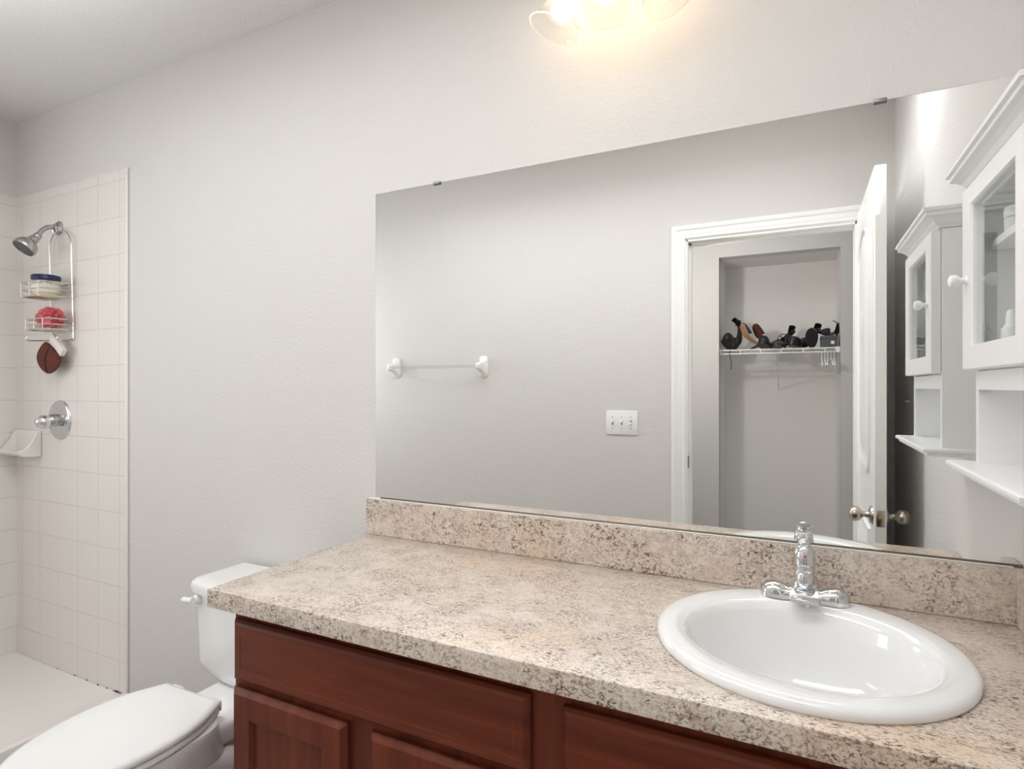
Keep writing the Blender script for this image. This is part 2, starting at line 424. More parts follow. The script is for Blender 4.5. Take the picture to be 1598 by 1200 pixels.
for x, s_ in ((-2.43, .010), (-2.447, .006), (-2.50, .004), (-2.56, .005), (-2.64, .004), (-2.73, .004), (-2.86, .003), (-2.405, .006)):
    gr.sphere((x, -.0085, .040 if x > -2.6 else .042), s_, (1.6, .35, .6), 8, 6)
o = gr.build('mildew_specks', 'grime'); tag(o, 'dark mildew specks along the joint of tile and pan', 'stain', None, 'stuff')

sh = thing('showerhead', 'chrome shower head on a bent arm from the tiled wall', 'shower head', (-2.85, -tb, 1.936)); ps = P(sh)
ap = smoothpath([(-2.85, -.004, 1.936), (-2.85, -.03, 1.936), (-2.85, -.050, 1.930), (-2.85, -.070, 1.912), (-2.85, -.086, 1.886)], 6)
ps('shower_arm', MB().tube(ap, .0095, 14), 'dull')
ps('flange', MB().lathe([(.030, 0), (.030, .004), (.024, .010), (.014, .015)], (-2.85, -tb, 1.936), (0, -1, 0), 28), 'dull')
ax = Vector((0, -.62, -.78)).normalized(); j0 = Vector((-2.85, -.080, 1.892))
hd = ps('head', MB().lathe([(.012, 0), (.0145, .004), (.0145, .014), (.012, .018), (.016, .022), (.018, .032), (.017, .040), (.024, .046), (.036, .058), (.042, .072), (.0425, .084), (.040, .090), (.0395, .087)], j0, ax, 32), 'dull')
ps('spray_face', MB().lathe([(.0395, .086), (.037, .0885), (.02, .0895), (.001, .0895)], j0, ax, 32, cap0=False), 'rub', hd, label='dark nozzle face')
# valve
vx, vz = -2.840, 1.113
va = thing('shower_valve', 'chrome lever handle on a round plate below the shower caddy', 'shower valve', (vx, -tb, vz)); pv = P(va)
pv('escutcheon', MB().lathe([(.085, 0), (.085, .003), (.082, .007), (.070, .010), (.045, .012), (.028, .016)], (vx, -tb, vz), (0, -1, 0), 44), 'chrome')
pv('stem', MB().lathe([(.027, .010), (.027, .038), (.024, .043)], (vx, -tb, vz), (0, -1, 0), 32), 'dull')
pv('lever', MB().lathe([(.026, .040), (.029, .045), (.030, .058), (.027, .074), (.018, .088), (.006, .095)], (vx, -tb, vz-.002), (0, -1, -.06), 32), 'chrome')
# soap dish in the corner
sd = MB(); sx0, sx1 = -3.195, -2.989
sd.box(sx0, sx1, -.016, -tb, .950, 1.062, .006, 3)
prof = [(0.0, .0), (-.02, .0), (-.065, .004), (-.078, .012), (-.082, .020), (-.076, .023), (-.065, .018), (-.03, .014), (-.012, .02)]
sd.loft([[(x, -.010+a, .950+b) for a, b in prof] for x in (sx0+.002, sx0+.05, sx1-.02, sx1-.002)])
wing = [(-.010, .952), (-.088, .962), (-.084, .975), (-.062, .985), (-.040, 1.015), (-.022, 1.055), (-.010, 1.058)]
sd.loft([[(sx1-.016, p[0], p[1]) for p in wing], [(sx1-.004, p[0], p[1]) for p in wing], [(sx1-.001, p[0]*.97, p[1]) for p in wing]])
sd.loft([[(sx0+.001, p[0], p[1]) for p in wing], [(sx0+.014, p[0], p[1]) for p in wing]])
tag(sd.build('soap_dish', 'china'), 'white ceramic soap dish fixed in the tiled shower corner', 'soap dish')

# wire caddy
cx, cyb = -2.812, -.014
def tilt(z): return -.012 - max(0, (z-1.45))*.022
cad = thing('shower_caddy', 'steel wire two-basket caddy hanging from the shower arm', 'shower caddy', (cx, -.02, 1.45)); pc = P(cad)
hw = .084
fr = []
zz = [1.455, 1.50, 1.6, 1.7, 1.8, 1.85]
left = [(cx-hw, tilt(z), z) for z in zz]; right = [(cx+hw, tilt(z), z) for z in zz]
top = [(cx-hw*math.cos(a)*1.0, tilt(1.9), 1.85+.070*math.sin(a)) for a in [PI*k/14 for k in range(1, 14)]]
pc('frame', MB().tube(left+top+right[::-1], .0028, 8), 'wire')
pc('hook', MB().tube([(-2.8635, tilt(1.9), 1.917)]+[(-2.85+.0136*math.cos(a), tilt(1.9)-.003, 1.936+.0136*math.sin(a)) for a in [PI*1.12-k*PI*1.24/12 for k in range(13)]]+[(-2.8365, tilt(1.9), 1.917)], .0027, 8), 'wire')
def rrect(x0, x1, y0, y1, r, z, n=5):
    out = []
    for (ccx, ccy, a0) in ((x1-r, y1-r, 0), (x0+r, y1-r, PI/2), (x0+r, y0+r, PI), (x1-r, y0+r, 3*PI/2)):
        out += arc((ccx, ccy, z), r, a0, a0+PI/2, n, 'XY')
    return out
def basket(name, zb, zts, dep):
    yb = tilt(zb)-.003; m = MB()
    for z in zts: m.tube(rrect(cx-hw, cx+hw, yb-dep, yb, .03, z), .0024 if z != zts[-1] else .003, 8, True)
    m.tube(rrect(cx-hw, cx+hw, yb-dep, yb, .03, zb), .0026, 8, True)
    for k in range(8):
        x = cx-hw+.02+k*(2*hw-.04)/7
        m.tube([(x, yb, zb), (x, yb-dep, zb)], .0015, 6)
    for x in (cx-hw+.02, cx, cx+hw-.02): m.tube([(x, yb-dep-.001, zb), (x, yb-dep-.001, zts[-1])], .0015, 6)
    pc(name, m, 'wire')
basket('basket', 1.627, (1.655, 1.684), .112); basket('basket', 1.492, (1.512, 1.535), .098)
rb = MB().tube([(cx-hw, tilt(1.455), 1.455), (cx+hw, tilt(1.455), 1.455)], .0026, 8)
for x, L in ((cx-.07, .085), (cx+.068, .04)):
    rb.tube(smoothpath([(x, tilt(1.45), 1.455), (x, -.05, 1.452), (x, -.016-L, 1.448), (x, -.026-L, 1.455), (x, -.022-L, 1.464)], 4), .0026, 8)
pc('hook_rail', rb, 'wire')
jx, jy = cx+.004, -.0745
jar = thing('cosmetic_jar', 'clear jar with dark blue lid in the top caddy basket', 'jar', (jx, jy, 1.630)); pj = P(jar)
pj('jar_body', MB().lathe([(.044, 0), (.048, .004), (.049, .03), (.049, .064), (.046, .069)], (jx, jy, 1.630), seg=36), 'jar')
pj('contents', MB().lathe([(.042, .004), (.0455, .007), (.0455, .045), (.02, .048)], (jx, jy, 1.630), seg=32), 'cream')
pj('jar_label', MB().lathe([(.0494, .014), (.0496, .015), (.0496, .046), (.0494, .047)], (jx, jy, 1.630), seg=36, cap0=False, cap1=False), 'lab')
pj('lid', MB().lathe([(.049, .068), (.0505, .069), (.0505, .084), (.048, .087), (.01, .088)], (jx, jy, 1.630), seg=36), 'blue')
# pink bath puff: folded ruffles
pf = MB(); c0 = Vector((cx+.022, -.066, 1.538))
for k in range(26):
    a = random.uniform(0, 2*PI); b = random.uniform(-.4, 1.2)
    d = Vector((math.cos(a)*math.cos(b), math.sin(a)*math.cos(b)*.75, math.sin(b)))
    c = c0+d*.026; e1 = d.orthogonal().normalized(); e2 = d.cross(e1)
    ph = random.uniform(0, 6)
    rings = []
    for (rr, hh) in ((.008, -.006), (.022, .004), (.030, .012), (.031, .014), (.022, .008), (.008, -.002)):
        rings.append([c+(e1*math.cos(t*2*PI/18)+e2*math.sin(t*2*PI/18))*rr*(1+.12*math.sin(3*t*2*PI/18+ph))+d*(hh+.006*math.sin(4*t*2*PI/18+ph)*(rr/.03)) for t in range(18)])
    pf.loft(rings)
pf.sphere(c0, .034, (1, .8, 1))
tag(pf.build('bath_puff', 'pink', sub=1), 'pink ruffled bath puff in the lower caddy basket', 'bath sponge')
tag(MB().sphere((cx-.052, -.078, 1.5045), .026, (.95, 1.2, .38)).build('soap_bar', 'soap'), 'small cream soap bar beside the pink puff in the lower basket', 'soap')
# brown scrub mitt hanging under the caddy
mt = thing('scrub_mitt', 'brown leaf shaped scrub mitt hanging under the shower caddy', 'bath mitt', (cx, -.05, 1.44)); pm = P(mt)
def leaf_body(cxx, cz, yc):
    rings = []
    nn = 14
    for k in range(nn+1):
        t = k/nn
        wv = .092*(math.sin(PI*(t*.86+.10)))**.75 if t < .98 else .006
        zc_ = cz-.118*t; xc_ = cxx-.016*math.sin(PI*t)*.6-.018*t
        th = .013*math.sin(PI*min(max(t, .06), .95))**.6+.002
        rings.append([(xc_+wv*math.cos(a), yc+th*math.sin(a)*(1-.35*(abs(math.cos(a))<.15)), zc_+.028*math.cos(a)*(-1)*(1-t)*.9) for a in [2*PI*i/24 for i in range(24)]])
    return MB().loft(rings)
mx_, mz_ = cx-.010, 1.428
bod = leaf_body(mx_, mz_, -.050)
pm('mitt_body', bod, 'brown', sub=1)
seam = [(mx_-.016*math.sin(PI*t)*.6-.018*t, -.0645+.010*(abs(t-.5)*2)**2.2, mz_-.115*t-.002) for t in [k/12 for k in range(13)]]
pm('seam', MB().tube(seam, .002, 6), 'brown')
cuff = MB()
R_ = Matrix.Rotation(math.radians(40), 4, 'Y')
cuff.box(-.056, .056, -.010, .010, -.016, .020, .006, 2); cuff.xf(Matrix.Translation((mx_+.048, -.048, mz_+.000)) @ R_)
pm('cuff', cuff, 'wcloth')
pm('hanging_loop', MB().tube(smoothpath([(mx_-.016, -.05, mz_-.008), (mx_-.052, -.052, mz_+.000), (mx_-.066, -.054, mz_-.018), (mx_-.052, -.056, mz_-.036)], 5), .006, 8), 'brown')

# ------------------------------------------------------------------ toilet
TX = -1.481
to = thing('toilet', 'white porcelain toilet with closed lid between shower and vanity', 'toilet', (TX, -.35, 0)); pt = P(to)
def egg(cx_, cy_, a, bf, bb, z, n=40, sq=.5):
    """outline of a toilet: half width a, reach bf to the front, bb to the back (squarer)"""
    out = []
    for k in range(n):
        t = 2*PI*k/n; c, s_ = math.cos(t), math.sin(t)
        if s_ <= 0: out.append((cx_+a*c, cy_+bf*s_, z))
        else:
            e = sq; out.append((cx_+a*math.copysign(abs(c)**e, c)*1.0*(1-.10*s_**3), cy_+bb*abs(s_)**e, z))
    return out
cyb = -.50
bowl = MB().loft([egg(TX, -.42, .105, .20, .20, 0), egg(TX, -.42, .108, .21, .20, .02), egg(TX, -.42, .098, .19, .18, .06), egg(TX, -.43, .095, .18, .17, .14),
                  egg(TX, -.45, .115, .21, .17, .22), egg(TX, -.48, .140, .235, .17, .29), egg(TX, cyb, .156, .255, .16, .345), egg(TX, cyb, .160, .262, .16, .375), egg(TX, cyb, .158, .260, .16, .386)])
pt('bowl', bowl, 'por', auto=60)
ped = MB()
ped.box(TX-.112, TX+.112, -.36, -.05, .295, .358, .018, 3)
for s_ in (-1, 1):
    ped.tube(smoothpath([(TX+s_*.10, -.56, .20), (TX+s_*.108, -.46, .27), (TX+s_*.10, -.33, .25), (TX+s_*.098, -.24, .15), (TX+s_*.09, -.18, .04)], 6), [.03]*6+[.036]*6+[.042]*6+[.045]*7, 14)
ped.loft([[(TX+dx*.09, -.30+dy*.16, z) for dx, dy in ((-1, -1), (1, -1), (1, 1), (-1, 1))] for z in (0, .30)])
pt('pedestal', ped, 'por', auto=60)
def lid_ring(d, z):
    """outline of seat and lid: straight back edge, widest past the middle, round front; d insets it"""
    half = [(.110, -.345), (.122, -.368), (.136, -.395), (.149, -.425), (.158, -.46), (.164, -.51), (.164, -.56), (.157, -.61), (.142, -.66), (.117, -.71), (.080, -.752), (.040, -.776), (.0, -.784)]
    pts = [Vector((x, y, 0)) for x, y in half]; cs = smoothpath([(p.x, p.y, 0) for p in pts], 3)
    full = [(p.x, p.y) for p in cs] + [(-p.x, p.y) for p in cs[-2::-1]]
    cyy = -.56
    return [(TX+x*(1-d/.16), cyy+(y-cyy)*(1-d/.21), z) for x, y in full]
pt('seat', MB().loft([lid_ring(.010, .388), lid_ring(.003, .392), lid_ring(.003, .402), lid_ring(.008, .406)]), 'seatp', auto=60)
pt('lid', MB().loft([lid_ring(.012, .4085), lid_ring(.001, .411), lid_ring(0, .418), lid_ring(.004, .424), lid_ring(.014, .4265), lid_ring(.05, .429), lid_ring(.12, .431)]), 'seatp', auto=60)
for s_ in (-1, 1):
    pt('hinge', MB().box(TX+s_*.078-.022, TX+s_*.078+.022, -.362, -.332, .388, .418, .006, 3), 'seatp')
tw = .215; tk = MB(); TXc = -1.493
def tank_ring(wd, yf, z, n=10, r=.035, bow=.022):
    yb_ = -.016; pts = []
    for k in range(n+1):
        u = -1+2*k/n; pts.append((TXc+u*(wd-r), yf-bow*(1-u*u), z))
    for a in (.25, .5, .75, 1): pts.append((TXc+wd-r+r*math.sin(a*PI/2), yf+r-r*math.cos(a*PI/2), z))
    pts += [(TXc+wd, yb_, z), (TXc-wd, yb_, z)]
    for a in (1, .75, .5, .25): pts.append((TXc-wd+r-r*math.sin(a*PI/2), yf+r-r*math.cos(a*PI/2), z))
    return pts
tk.loft([tank_ring(.150, -.165, .358), tank_ring(.180, -.182, .364), tank_ring(.196, -.189, .378), tank_ring(.202, -.193, .40), tank_ring(.205, -.195, .50), tank_ring(.209, -.198, .617)])
pt('tank', tk, 'por', auto=50)
pt('tank_lid', MB().loft([tank_ring(.209, -.199, .6175), tank_ring(.219, -.210, .622), tank_ring(.220, -.211, .640), tank_ring(.217, -.208, .650), tank_ring(.208, -.198, .6565), tank_ring(.19, -.18, .658)]), 'por', auto=50)
fl = MB().lathe([(.017, 0), (.017, .006), (.013, .012), (.010, .018)], (TXc-.170, -.200, .600), (0, -1, 0), 20)
fl.tube(smoothpath([(TXc-.170, -.222, .600), (TXc-.190, -.226, .599), (TXc-.212, -.224, .598)], 4), [.010]*3+[.009]*3+[.009]*2+[.007], 12)
pt('flush_lever', fl, 'white', label='white flush lever')

# ------------------------------------------------------------------ vanity
VX0, VX1, VF = -1.108, XR-.004, -.507
vn = thing('vanity_cabinet', 'dark cherry vanity cabinet under the speckled countertop', 'vanity cabinet', ((VX0+VX1)/2, -.25, 0)); pv = P(vn)
pv('side_panel', MB().box(VX0, VX0+.016, VF+.016, -.004, .0, .776, .001, 1), 'wood')
pv('side_panel', MB().box(VX1-.016, VX1, VF+.016, -.004, .0, .776, .001, 1), 'wood')
ff = MB(); FB = .105
for x0, x1 in ((VX0, VX0+.04), (-.405, -.325), (VX1-.04, VX1), (-.79, -.715)):
    ff.box(x0, x1, VF, VF+.018, FB, .776 if x1 != -.715 else .64)
for z0, z1 in ((.745, .776), (.585, .64), (FB, FB+.04)): ff.box(VX0+.001, VX1-.001, VF+.0004, VF+.0176, z0, z1)
pv('face_frame', ff, 'wood')
pv('toe_kick', MB().box(VX0+.01, VX1-.01, VF+.07, VF+.085, .0, .12), 'kick')
pv('bottom_panel', MB().box(VX0+.017, VX1-.017, VF+.02, -.006, .105, .12), 'wood')
DT = .019
def slab(x0, x1, z0, z1):
    m = MB(); y0 = VF-DT
    def rr(d, y): return [(x0+d, y, z0+d), (x1-d, y, z0+d), (x1-d, y, z1-d), (x0+d, y, z1-d)]
    m.loft([rr(0, VF-.0005), rr(0, y0+.010), rr(.005, y0+.0045), rr(.010, y0+.0005), rr(.026, y0), rr(.0275, y0+.0006), rr(.034, y0+.0006)])
    return m
pv('drawer_front', slab(-1.098, -.393, .620, .7515), 'woodx', smooth=False)
pv('drawer_front', slab(-.336, .340, .620, .7465), 'woodx', smooth=False)
def door_front(x0, x1, z0, z1):
    st = .056; y0 = VF-DT; m = MB()
    def rr(d, y): return [(x0+d, y, z0+d), (x1-d, y, z0+d), (x1-d, y, z1-d), (x0+d, y, z1-d)]
    m.loft([rr(0, VF-.0005), rr(0, y0+.010), rr(.005, y0+.0045), rr(.010, y0), rr(st, y0), rr(st+.003, y0+.003), rr(st+.006, y0+.004), rr(st+.009, y0+.0095)], cap1=False)
    o = pv('door', m, 'wood', smooth=False)
    s_ = st+.009
    q = MB().box(x0+s_-.001, x1-s_+.001, y0+.0093, y0+.0135, z0+s_-.001, z1-s_+.001); pv('door_panel', q, 'wood', o, smooth=False)
for x0, x1 in ((-1.100, -.781), (-.7235, -.405), (-.336, -.012), (.018, .340)): door_front(x0, x1, .125, .604)

# countertop with an oval hole
CX0, CF = -1.150, -.545
ct = thing('countertop', 'speckled beige and brown laminate countertop on the vanity', 'countertop', ((CX0+XR)/2, -.27, CT)); pk = P(ct)
hx, hy_, ha, hb_ = .006, -.281, .230, .212
x0, x1, y0, y1 = CX0, XR-.001, CF, -.001
angs = sorted([2*PI*k/72 for k in range(72)] + [math.atan2(cy2-hy_, cx2-hx) % (2*PI) for cx2 in (x0, x1) for cy2 in (y0, y1)])
inner, outer = [], []
for a in angs:
    c, s_ = math.cos(a), math.sin(a)
    k = 1/math.sqrt((c/ha)**2+(s_/hb_)**2); inner.append((hx+c*k, hy_+s_*k))
    ts = [((x1 if c > 0 else x0)-hx)/c if abs(c) > 1e-9 else 1e9, ((y1 if s_ > 0 else y0)-hy_)/s_ if abs(s_) > 1e-9 else 1e9]
    k = min(ts); outer.append((hx+c*k, hy_+s_*k))
def insx(p, d): return (min(max(p[0], x0+d), x1-d), min(max(p[1], y0+d), y1-d))
zb = CT-.0385
m = MB().loft([[(p[0], p[1], zb) for p in inner], [(p[0], p[1], CT) for p in inner], [(*insx(p, .0025), CT) for p in outer], [(*insx(p, .0007), CT-.0007) for p in outer], [(p[0], p[1], CT-.0025) for p in outer], [(p[0], p[1], zb) for p in outer], [(p[0], p[1], zb) for p in inner]], cap0=False, cap1=False)
bmesh.ops.remove_doubles(m.bm, verts=m.bm.verts, dist=1e-5)
pk('slab', m, 'lam', auto=25)
pk('backsplash', MB().box(CX0-.008, XR-.0005, -.0205, -.0005, CT+.0003, CT+.104, .0012, 1), 'lam')
pk('side_splash', MB().box(XR-.0205, XR-.0008, -.085, -.021, CT+.0003, CT+.104, .0012, 1), 'lam')
pk('caulk_bead', MB().box(CX0-.006, XR-.022, -.0150, -.0008, CT+.1041, CT+.1062, .0008, 1), 'caulk', label='white caulk line')

# sink
sk = thing('sink', 'oval white drop-in sink set in the speckled countertop', 'sink', (hx, hy_, CT)); pS = P(sk)
def el(cx_, cy_, a, b, z, n=72): return [(cx_+a*math.cos(2*PI*k/n), cy_+b*math.sin(2*PI*k/n), z) for k in range(n)]
SO = (.0065, -.2780, .2390, .2355); SI = (.0083, -.2880, .188, .166)
def mixe(t, z, extra=0.0):
    return el(SO[0]+(SI[0]-SO[0])*t, SO[1]+(SI[1]-SO[1])*t, SO[2]+(SI[2]-SO[2])*t+extra, SO[3]+(SI[3]-SO[3])*t+extra, z)
rings = [el(hx, hy_, .222, .205, CT-.02), el(hx, hy_, .226, .209, CT+.0004), mixe(0, CT+.0004), mixe(-.02, CT+.004), mixe(.0, CT+.0105), mixe(.08, CT+.0155), mixe(.22, CT+.0175), mixe(.6, CT+.0170), mixe(.85, CT+.0145), mixe(.98, CT+.0085), mixe(1.06, CT-.002)]
ix, iy, ia, ib = SI
for s_, z in ((.93, -.03), (.90, -.055), (.85, -.085), (.76, -.112), (.60, -.130), (.40, -.140), (.2, -.1445), (.125, -.146)):
    rings.append(el(ix, iy+.012*(1-s_), ia*s_, ib*s_ if s_ > .3 else ia*s_, CT+z))
pS('basin', MB().loft(rings, cap0=False, cap1=False), 'por', auto=80)
dz_ = CT-.1465
pS('drain', MB().lathe([(.026, 0), (.0255, .0025), (.020, .003), (.018, -.002), (.001, -.002)], (ix, iy+.0105, dz_), seg=28, cap1=False), 'chrome')

# faucet
FX, FY, FZ = .0115, -.088, CT+.0172
fa = thing('faucet', 'chrome single handle faucet at the back of the oval sink', 'faucet', (FX, FY, FZ)); pf_ = P(fa)
def wing_ring(x, w_, h): # cross-section of the base along X
    return [(FX+x, FY-w_, FZ), (FX+x, FY-w_, FZ+h*.45), (FX+x, FY-w_*.8, FZ+h*.8), (FX+x, FY-w_*.4, FZ+h*.97), (FX+x, FY, FZ+h), (FX+x, FY+w_*.4, FZ+h*.97), (FX+x, FY+w_*.8, FZ+h*.8), (FX+x, FY+w_, FZ+h*.45), (FX+x, FY+w_, FZ)]
st = [(-.080, .008, .012), (-.077, .016, .017), (-.070, .022, .025), (-.055, .0255, .029), (-.040, .024, .026), (-.028, .022, .020), (-.018, .022, .026), (0, .022, .03), (.018, .022, .026), (.028, .022, .020), (.040, .024, .026), (.055, .0255, .029), (.070, .022, .025), (.077, .016, .017), (.080, .008, .012)]
pf_('base', MB().loft([wing_ring(*q) for q in st]), 'chrome', auto=60)
bd = MB().lathe([(.0195, .012), (.0185, .030), (.0180, .050), (.0165, .052)], (FX, FY, FZ), seg=32)
pf_('body', bd, 'chrome')
sr = []
for (yy_, hw_, zt_, zb_) in ((.014, .018, .034, .004), (-.004, .0195, .034, .003), (-.018, .0215, .0325, .006), (-.036, .0245, .028, .010), (-.052, .0268, .0225, .010), (-.061, .0262, .0185, .009), (-.064, .025, .016, .010)):
    sr.append([(FX-hw_, FY+yy_, FZ+zb_+.002), (FX-hw_, FY+yy_, FZ+zt_-.003), (FX-hw_*.9, FY+yy_, FZ+zt_), (FX+hw_*.9, FY+yy_, FZ+zt_), (FX+hw_, FY+yy_, FZ+zt_-.003), (FX+hw_, FY+yy_, FZ+zb_+.002), (FX+hw_*.8, FY+yy_, FZ+zb_), (FX-hw_*.8, FY+yy_, FZ+zb_)])
sp_o = pf_('spout', MB().loft(sr), 'chrome', auto=45)
pf_('aerator', MB().lathe([(.0105, 0), (.0105, .010), (.009, .011)], (FX, FY-.046, FZ+.001), seg=20), 'dull', sp_o)
hn = MB().lathe([(.0172, .0525), (.0190, .055), (.0190, .062), (.0182, .064), (.0182, .067), (.0205, .069), (.0202, .080), (.0178, .094), (.0132, .103), (.0100, .106)], (FX, FY, FZ), seg=32)
hn.sphere((FX, FY, FZ+.109), .0115, (1, 1, .9))
hnd = pf_('handle', hn, 'chrome')
lv = []
for (d, hw_, th) in ((-.004, .0060, .004), (.008, .0085, .005), (.020, .0105, .0055), (.032, .0135, .005), (.042, .0170, .004), (.046, .0160, .0025)):
    c = Vector((FX, FY+.004+d, FZ+.111+d*.22)); n_ = Vector((0, -.22, .975))
    lv.append([c+Vector((hw_*math.cos(a), 0, 0))+n_*th*math.sin(a) for a in [2*PI*k/16 for k in range(16)]])
pf_('lever', MB().loft(lv), 'chrome', hnd)
pf_('indicator_dot', MB().lathe([(.0028, 0), (.0024, .0012), (.0005, .0016)], (FX+.001, FY-.0176, FZ+.088), (0, -1, .25), 12), 'red', hnd)

# mirror
MX0, MX1, MZ0, MZ1 = -1.1345, XR-.006, CT+.1063, 1.8315
mi = thing('mirror', 'large frameless wall mirror above the vanity backsplash', 'mirror', ((MX0+MX1)/2, 0, MZ0)); pM = P(mi)
m = MB()
def mr(d, y): return [(MX0+d, y, MZ0+d*.2), (MX1-d, y, MZ0+d*.2), (MX1-d, y, MZ1-d), (MX0+d, y, MZ1-d)]
m.loft([mr(0, -.0006), mr(0, -.0052), mr(.0012, -.0060)])
pM('glass_sheet', m, 'mirror', smooth=False)
pM('bottom_channel', MB().box(MX0+.02, MX1-.002, -.0085, -.0065, MZ0, MZ0+.0035, .0006, 1), 'dmet', label='thin dark metal channel along the bottom')
for x in (-.914, .148):
    pM('mirror_clip', MB().box(x-.012, x+.012, -.0105, -.0062, MZ1-.0065, MZ1+.003, .002, 3).box(x-.010, x+.010, -.0095, -.0006, MZ1+.0005, MZ1+.003), 'clip')

# light fixture above the mirror
LXc, LZ = -.375, 2.095
vl = thing('vanity_light', 'three lamp vanity light with clear bell shades above the mirror', 'wall light', (LXc, 0, 2.27)); pL = P(vl)
pL('backplate', MB().box(LXc-.13, LXc+.13, -.022, -.0005, 2.235, 2.315, .012, 3), 'chrome')
pL('rail', MB().tube(smoothpath([(LXc-.16, -.11, 2.245), (LXc-.10, -.075, 2.265), (LXc, -.05, 2.275), (LXc+.10, -.075, 2.265), (LXc+.16, -.11, 2.245)], 6), .008, 12), 'chrome')
pL('finial', MB().lathe([(.006, 0), (.011, .008), (.013, .016), (.009, .026), (.013, .034), (.009, .048), (.003, .054)], (LXc+.048, -.035, 2.235), (.25, -.1, -1), 20).tube([(LXc+.048, -.035, 2.236), (LXc+.03, -.02, 2.26)], .006, 8), 'chrome')
bell = [(.020, 0), (.026, .006), (.034, .020), (.0385, .045), (.041, .068), (.046, .090), (.054, .107), (.062, .117), (.0635, .119)]
for (rx, rz, dx, dy) in ((-.505, 2.083, -.42, -.06), (LXc-.010, 2.090, 0, -.03), (-.247, 2.083, .42, -.06)):
    d = Vector((dx, dy, -1)).normalized()
    o = Vector((rx, -.132, rz))-d*.119
    ar = pL('arm', MB().tube(smoothpath([(LXc+(o.x-LXc)*.75, -.09, 2.262), (o.x-d.x*.05, o.y+.01, 2.285), o-d*.03, o-d*.004], 5), .006, 10), 'chrome')
    pL('socket_cup', MB().lathe([(.012, -.030), (.021, -.022), (.023, -.004), (.0225, .008)], o, d, 24), 'chrome', ar)
    outer_ = bell; inner_ = [(r-.0022, h) for r, h in bell[::-1]]
    pL('shade', MB().lathe(outer_+inner_, o, d, 96, .012, 32, False, False), 'shade', ar)
    pL('shade_rim', MB().tube([o + Vector((0, 0, 1)).rotation_difference(d) @ Vector((.0628*math.cos(t*PI/24), .0628*math.sin(t*PI/24), .1185)) for t in range(48)], .0022, 8, True), 'rim', ar)
    pL('bulb', MB().lathe([(.013, .010), (.014, .022), (.021, .038), (.0275, .055), (.029, .068), (.026, .082), (.017, .093), (.006, .098)], o, d, 24), 'bulb', ar)

# ------------------------------------------------------------------ wall cabinet on the right wall
KF, KY0, KY1 = .2735, -.138, -.466        # front of the carcass, near (mirror) end, far end
wc = thing('wall_cabinet', 'white wall cabinet with glass door and open shelf beside the mirror', 'cabinet', (XR, -.30, 1.125)); pW = P(wc)
bx = MB()
bx.box(KF, XR-.001, KY0-.014, KY0, 1.122, 1.592, .001, 1); bx.box(KF, XR-.001, KY1, KY1+.014, 1.122, 1.592, .001, 1)
bx.box(KF+.001, XR-.001, KY1+.014, KY0-.014, 1.577, 1.592); bx.box(KF+.001, XR-.001, KY1+.014, KY0-.014, 1.250, 1.268)
bx.box(KF-.0005, KF+.016, KY1+.014, KY0-.014, 1.250, 1.281)
pW('carcass', bx, 'cab')
pW('back_panel', MB().box(XR-.006, XR-.0012, KY1+.0145, KY0-.0145, 1.123, 1.5765), 'backing')
pW('inner_shelf', MB().box(KF+.014, XR-.007, KY1+.015, KY0-.0155, 1.484, 1.497, .001, 1), 'cab')
def mould(name, z0, prof):
    """prof: (overhang, z) of a moulding that runs round front and both ends"""
    m = MB(); rings = []
    for ov, z in prof:
        rings.append([(XR-.001, KY0+ov, z), (KF-ov*1.25, KY0+ov, z), (KF-ov*1.25, KY1-ov, z), (XR-.001, KY1-ov, z)])
    m.loft(rings); return pW(name, m, 'cab', smooth=False)
mould('crown_moulding', 0, [(.004, 1.5925), (.006, 1.596), (.010, 1.600), (.014, 1.607), (.020, 1.613), (.026, 1.616), (.026, 1.623), (.030, 1.625), (.030, 1.632), (.026, 1.634)])
mould('bottom_shelf', 0, [(.016, 1.1075), (.024, 1.110), (.024, 1.116), (.030, 1.118), (.030, 1.123), (.027, 1.1255)])
dY0, dY1, dZ0, dZ1, gY0, gY1, gZ0, gZ1 = KY0-.003, KY1+.003, 1.2835, 1.589, -.193, -.411, 1.3235, 1.555
dm = MB(); dx0, dx1 = KF-.0195, KF-.001
def dr(d, x): return [(x, dY0-d, dZ0+d), (x, dY1+d, dZ0+d), (x, dY1+d, dZ1-d), (x, dY0-d, dZ1-d)]
def gr_(d, x): return [(x, gY0+d, gZ0-d), (x, gY1-d, gZ0-d), (x, gY1-d, gZ1+d), (x, gY0+d, gZ1+d)]
dm.loft([gr_(0, dx1), dr(0, dx1), dr(0, dx0+.002), dr(.002, dx0), gr_(.002, dx0), gr_(.0, dx0+.004), gr_(0, dx1)], cap0=False, cap1=False)
bmesh.ops.remove_doubles(dm.bm, verts=dm.bm.verts, dist=1e-6)
wd = pW('door', dm, 'cab', smooth=False)
pW('glass_pane', MB().box(dx0+.008, dx0+.011, gY1-.002, gY0+.002, gZ0-.002, gZ1+.002), 'glass', wd)
pW('knob', MB().lathe([(.0075, 0), (.006, .002), (.0048, .006), (.0055, .009), (.0095, .013), (.0112, .018), (.0098, .023), (.005, .0255), (.001, .026)], (dx0, -.170, 1.4335), (-1, 0, 0), 24), 'white', wd)
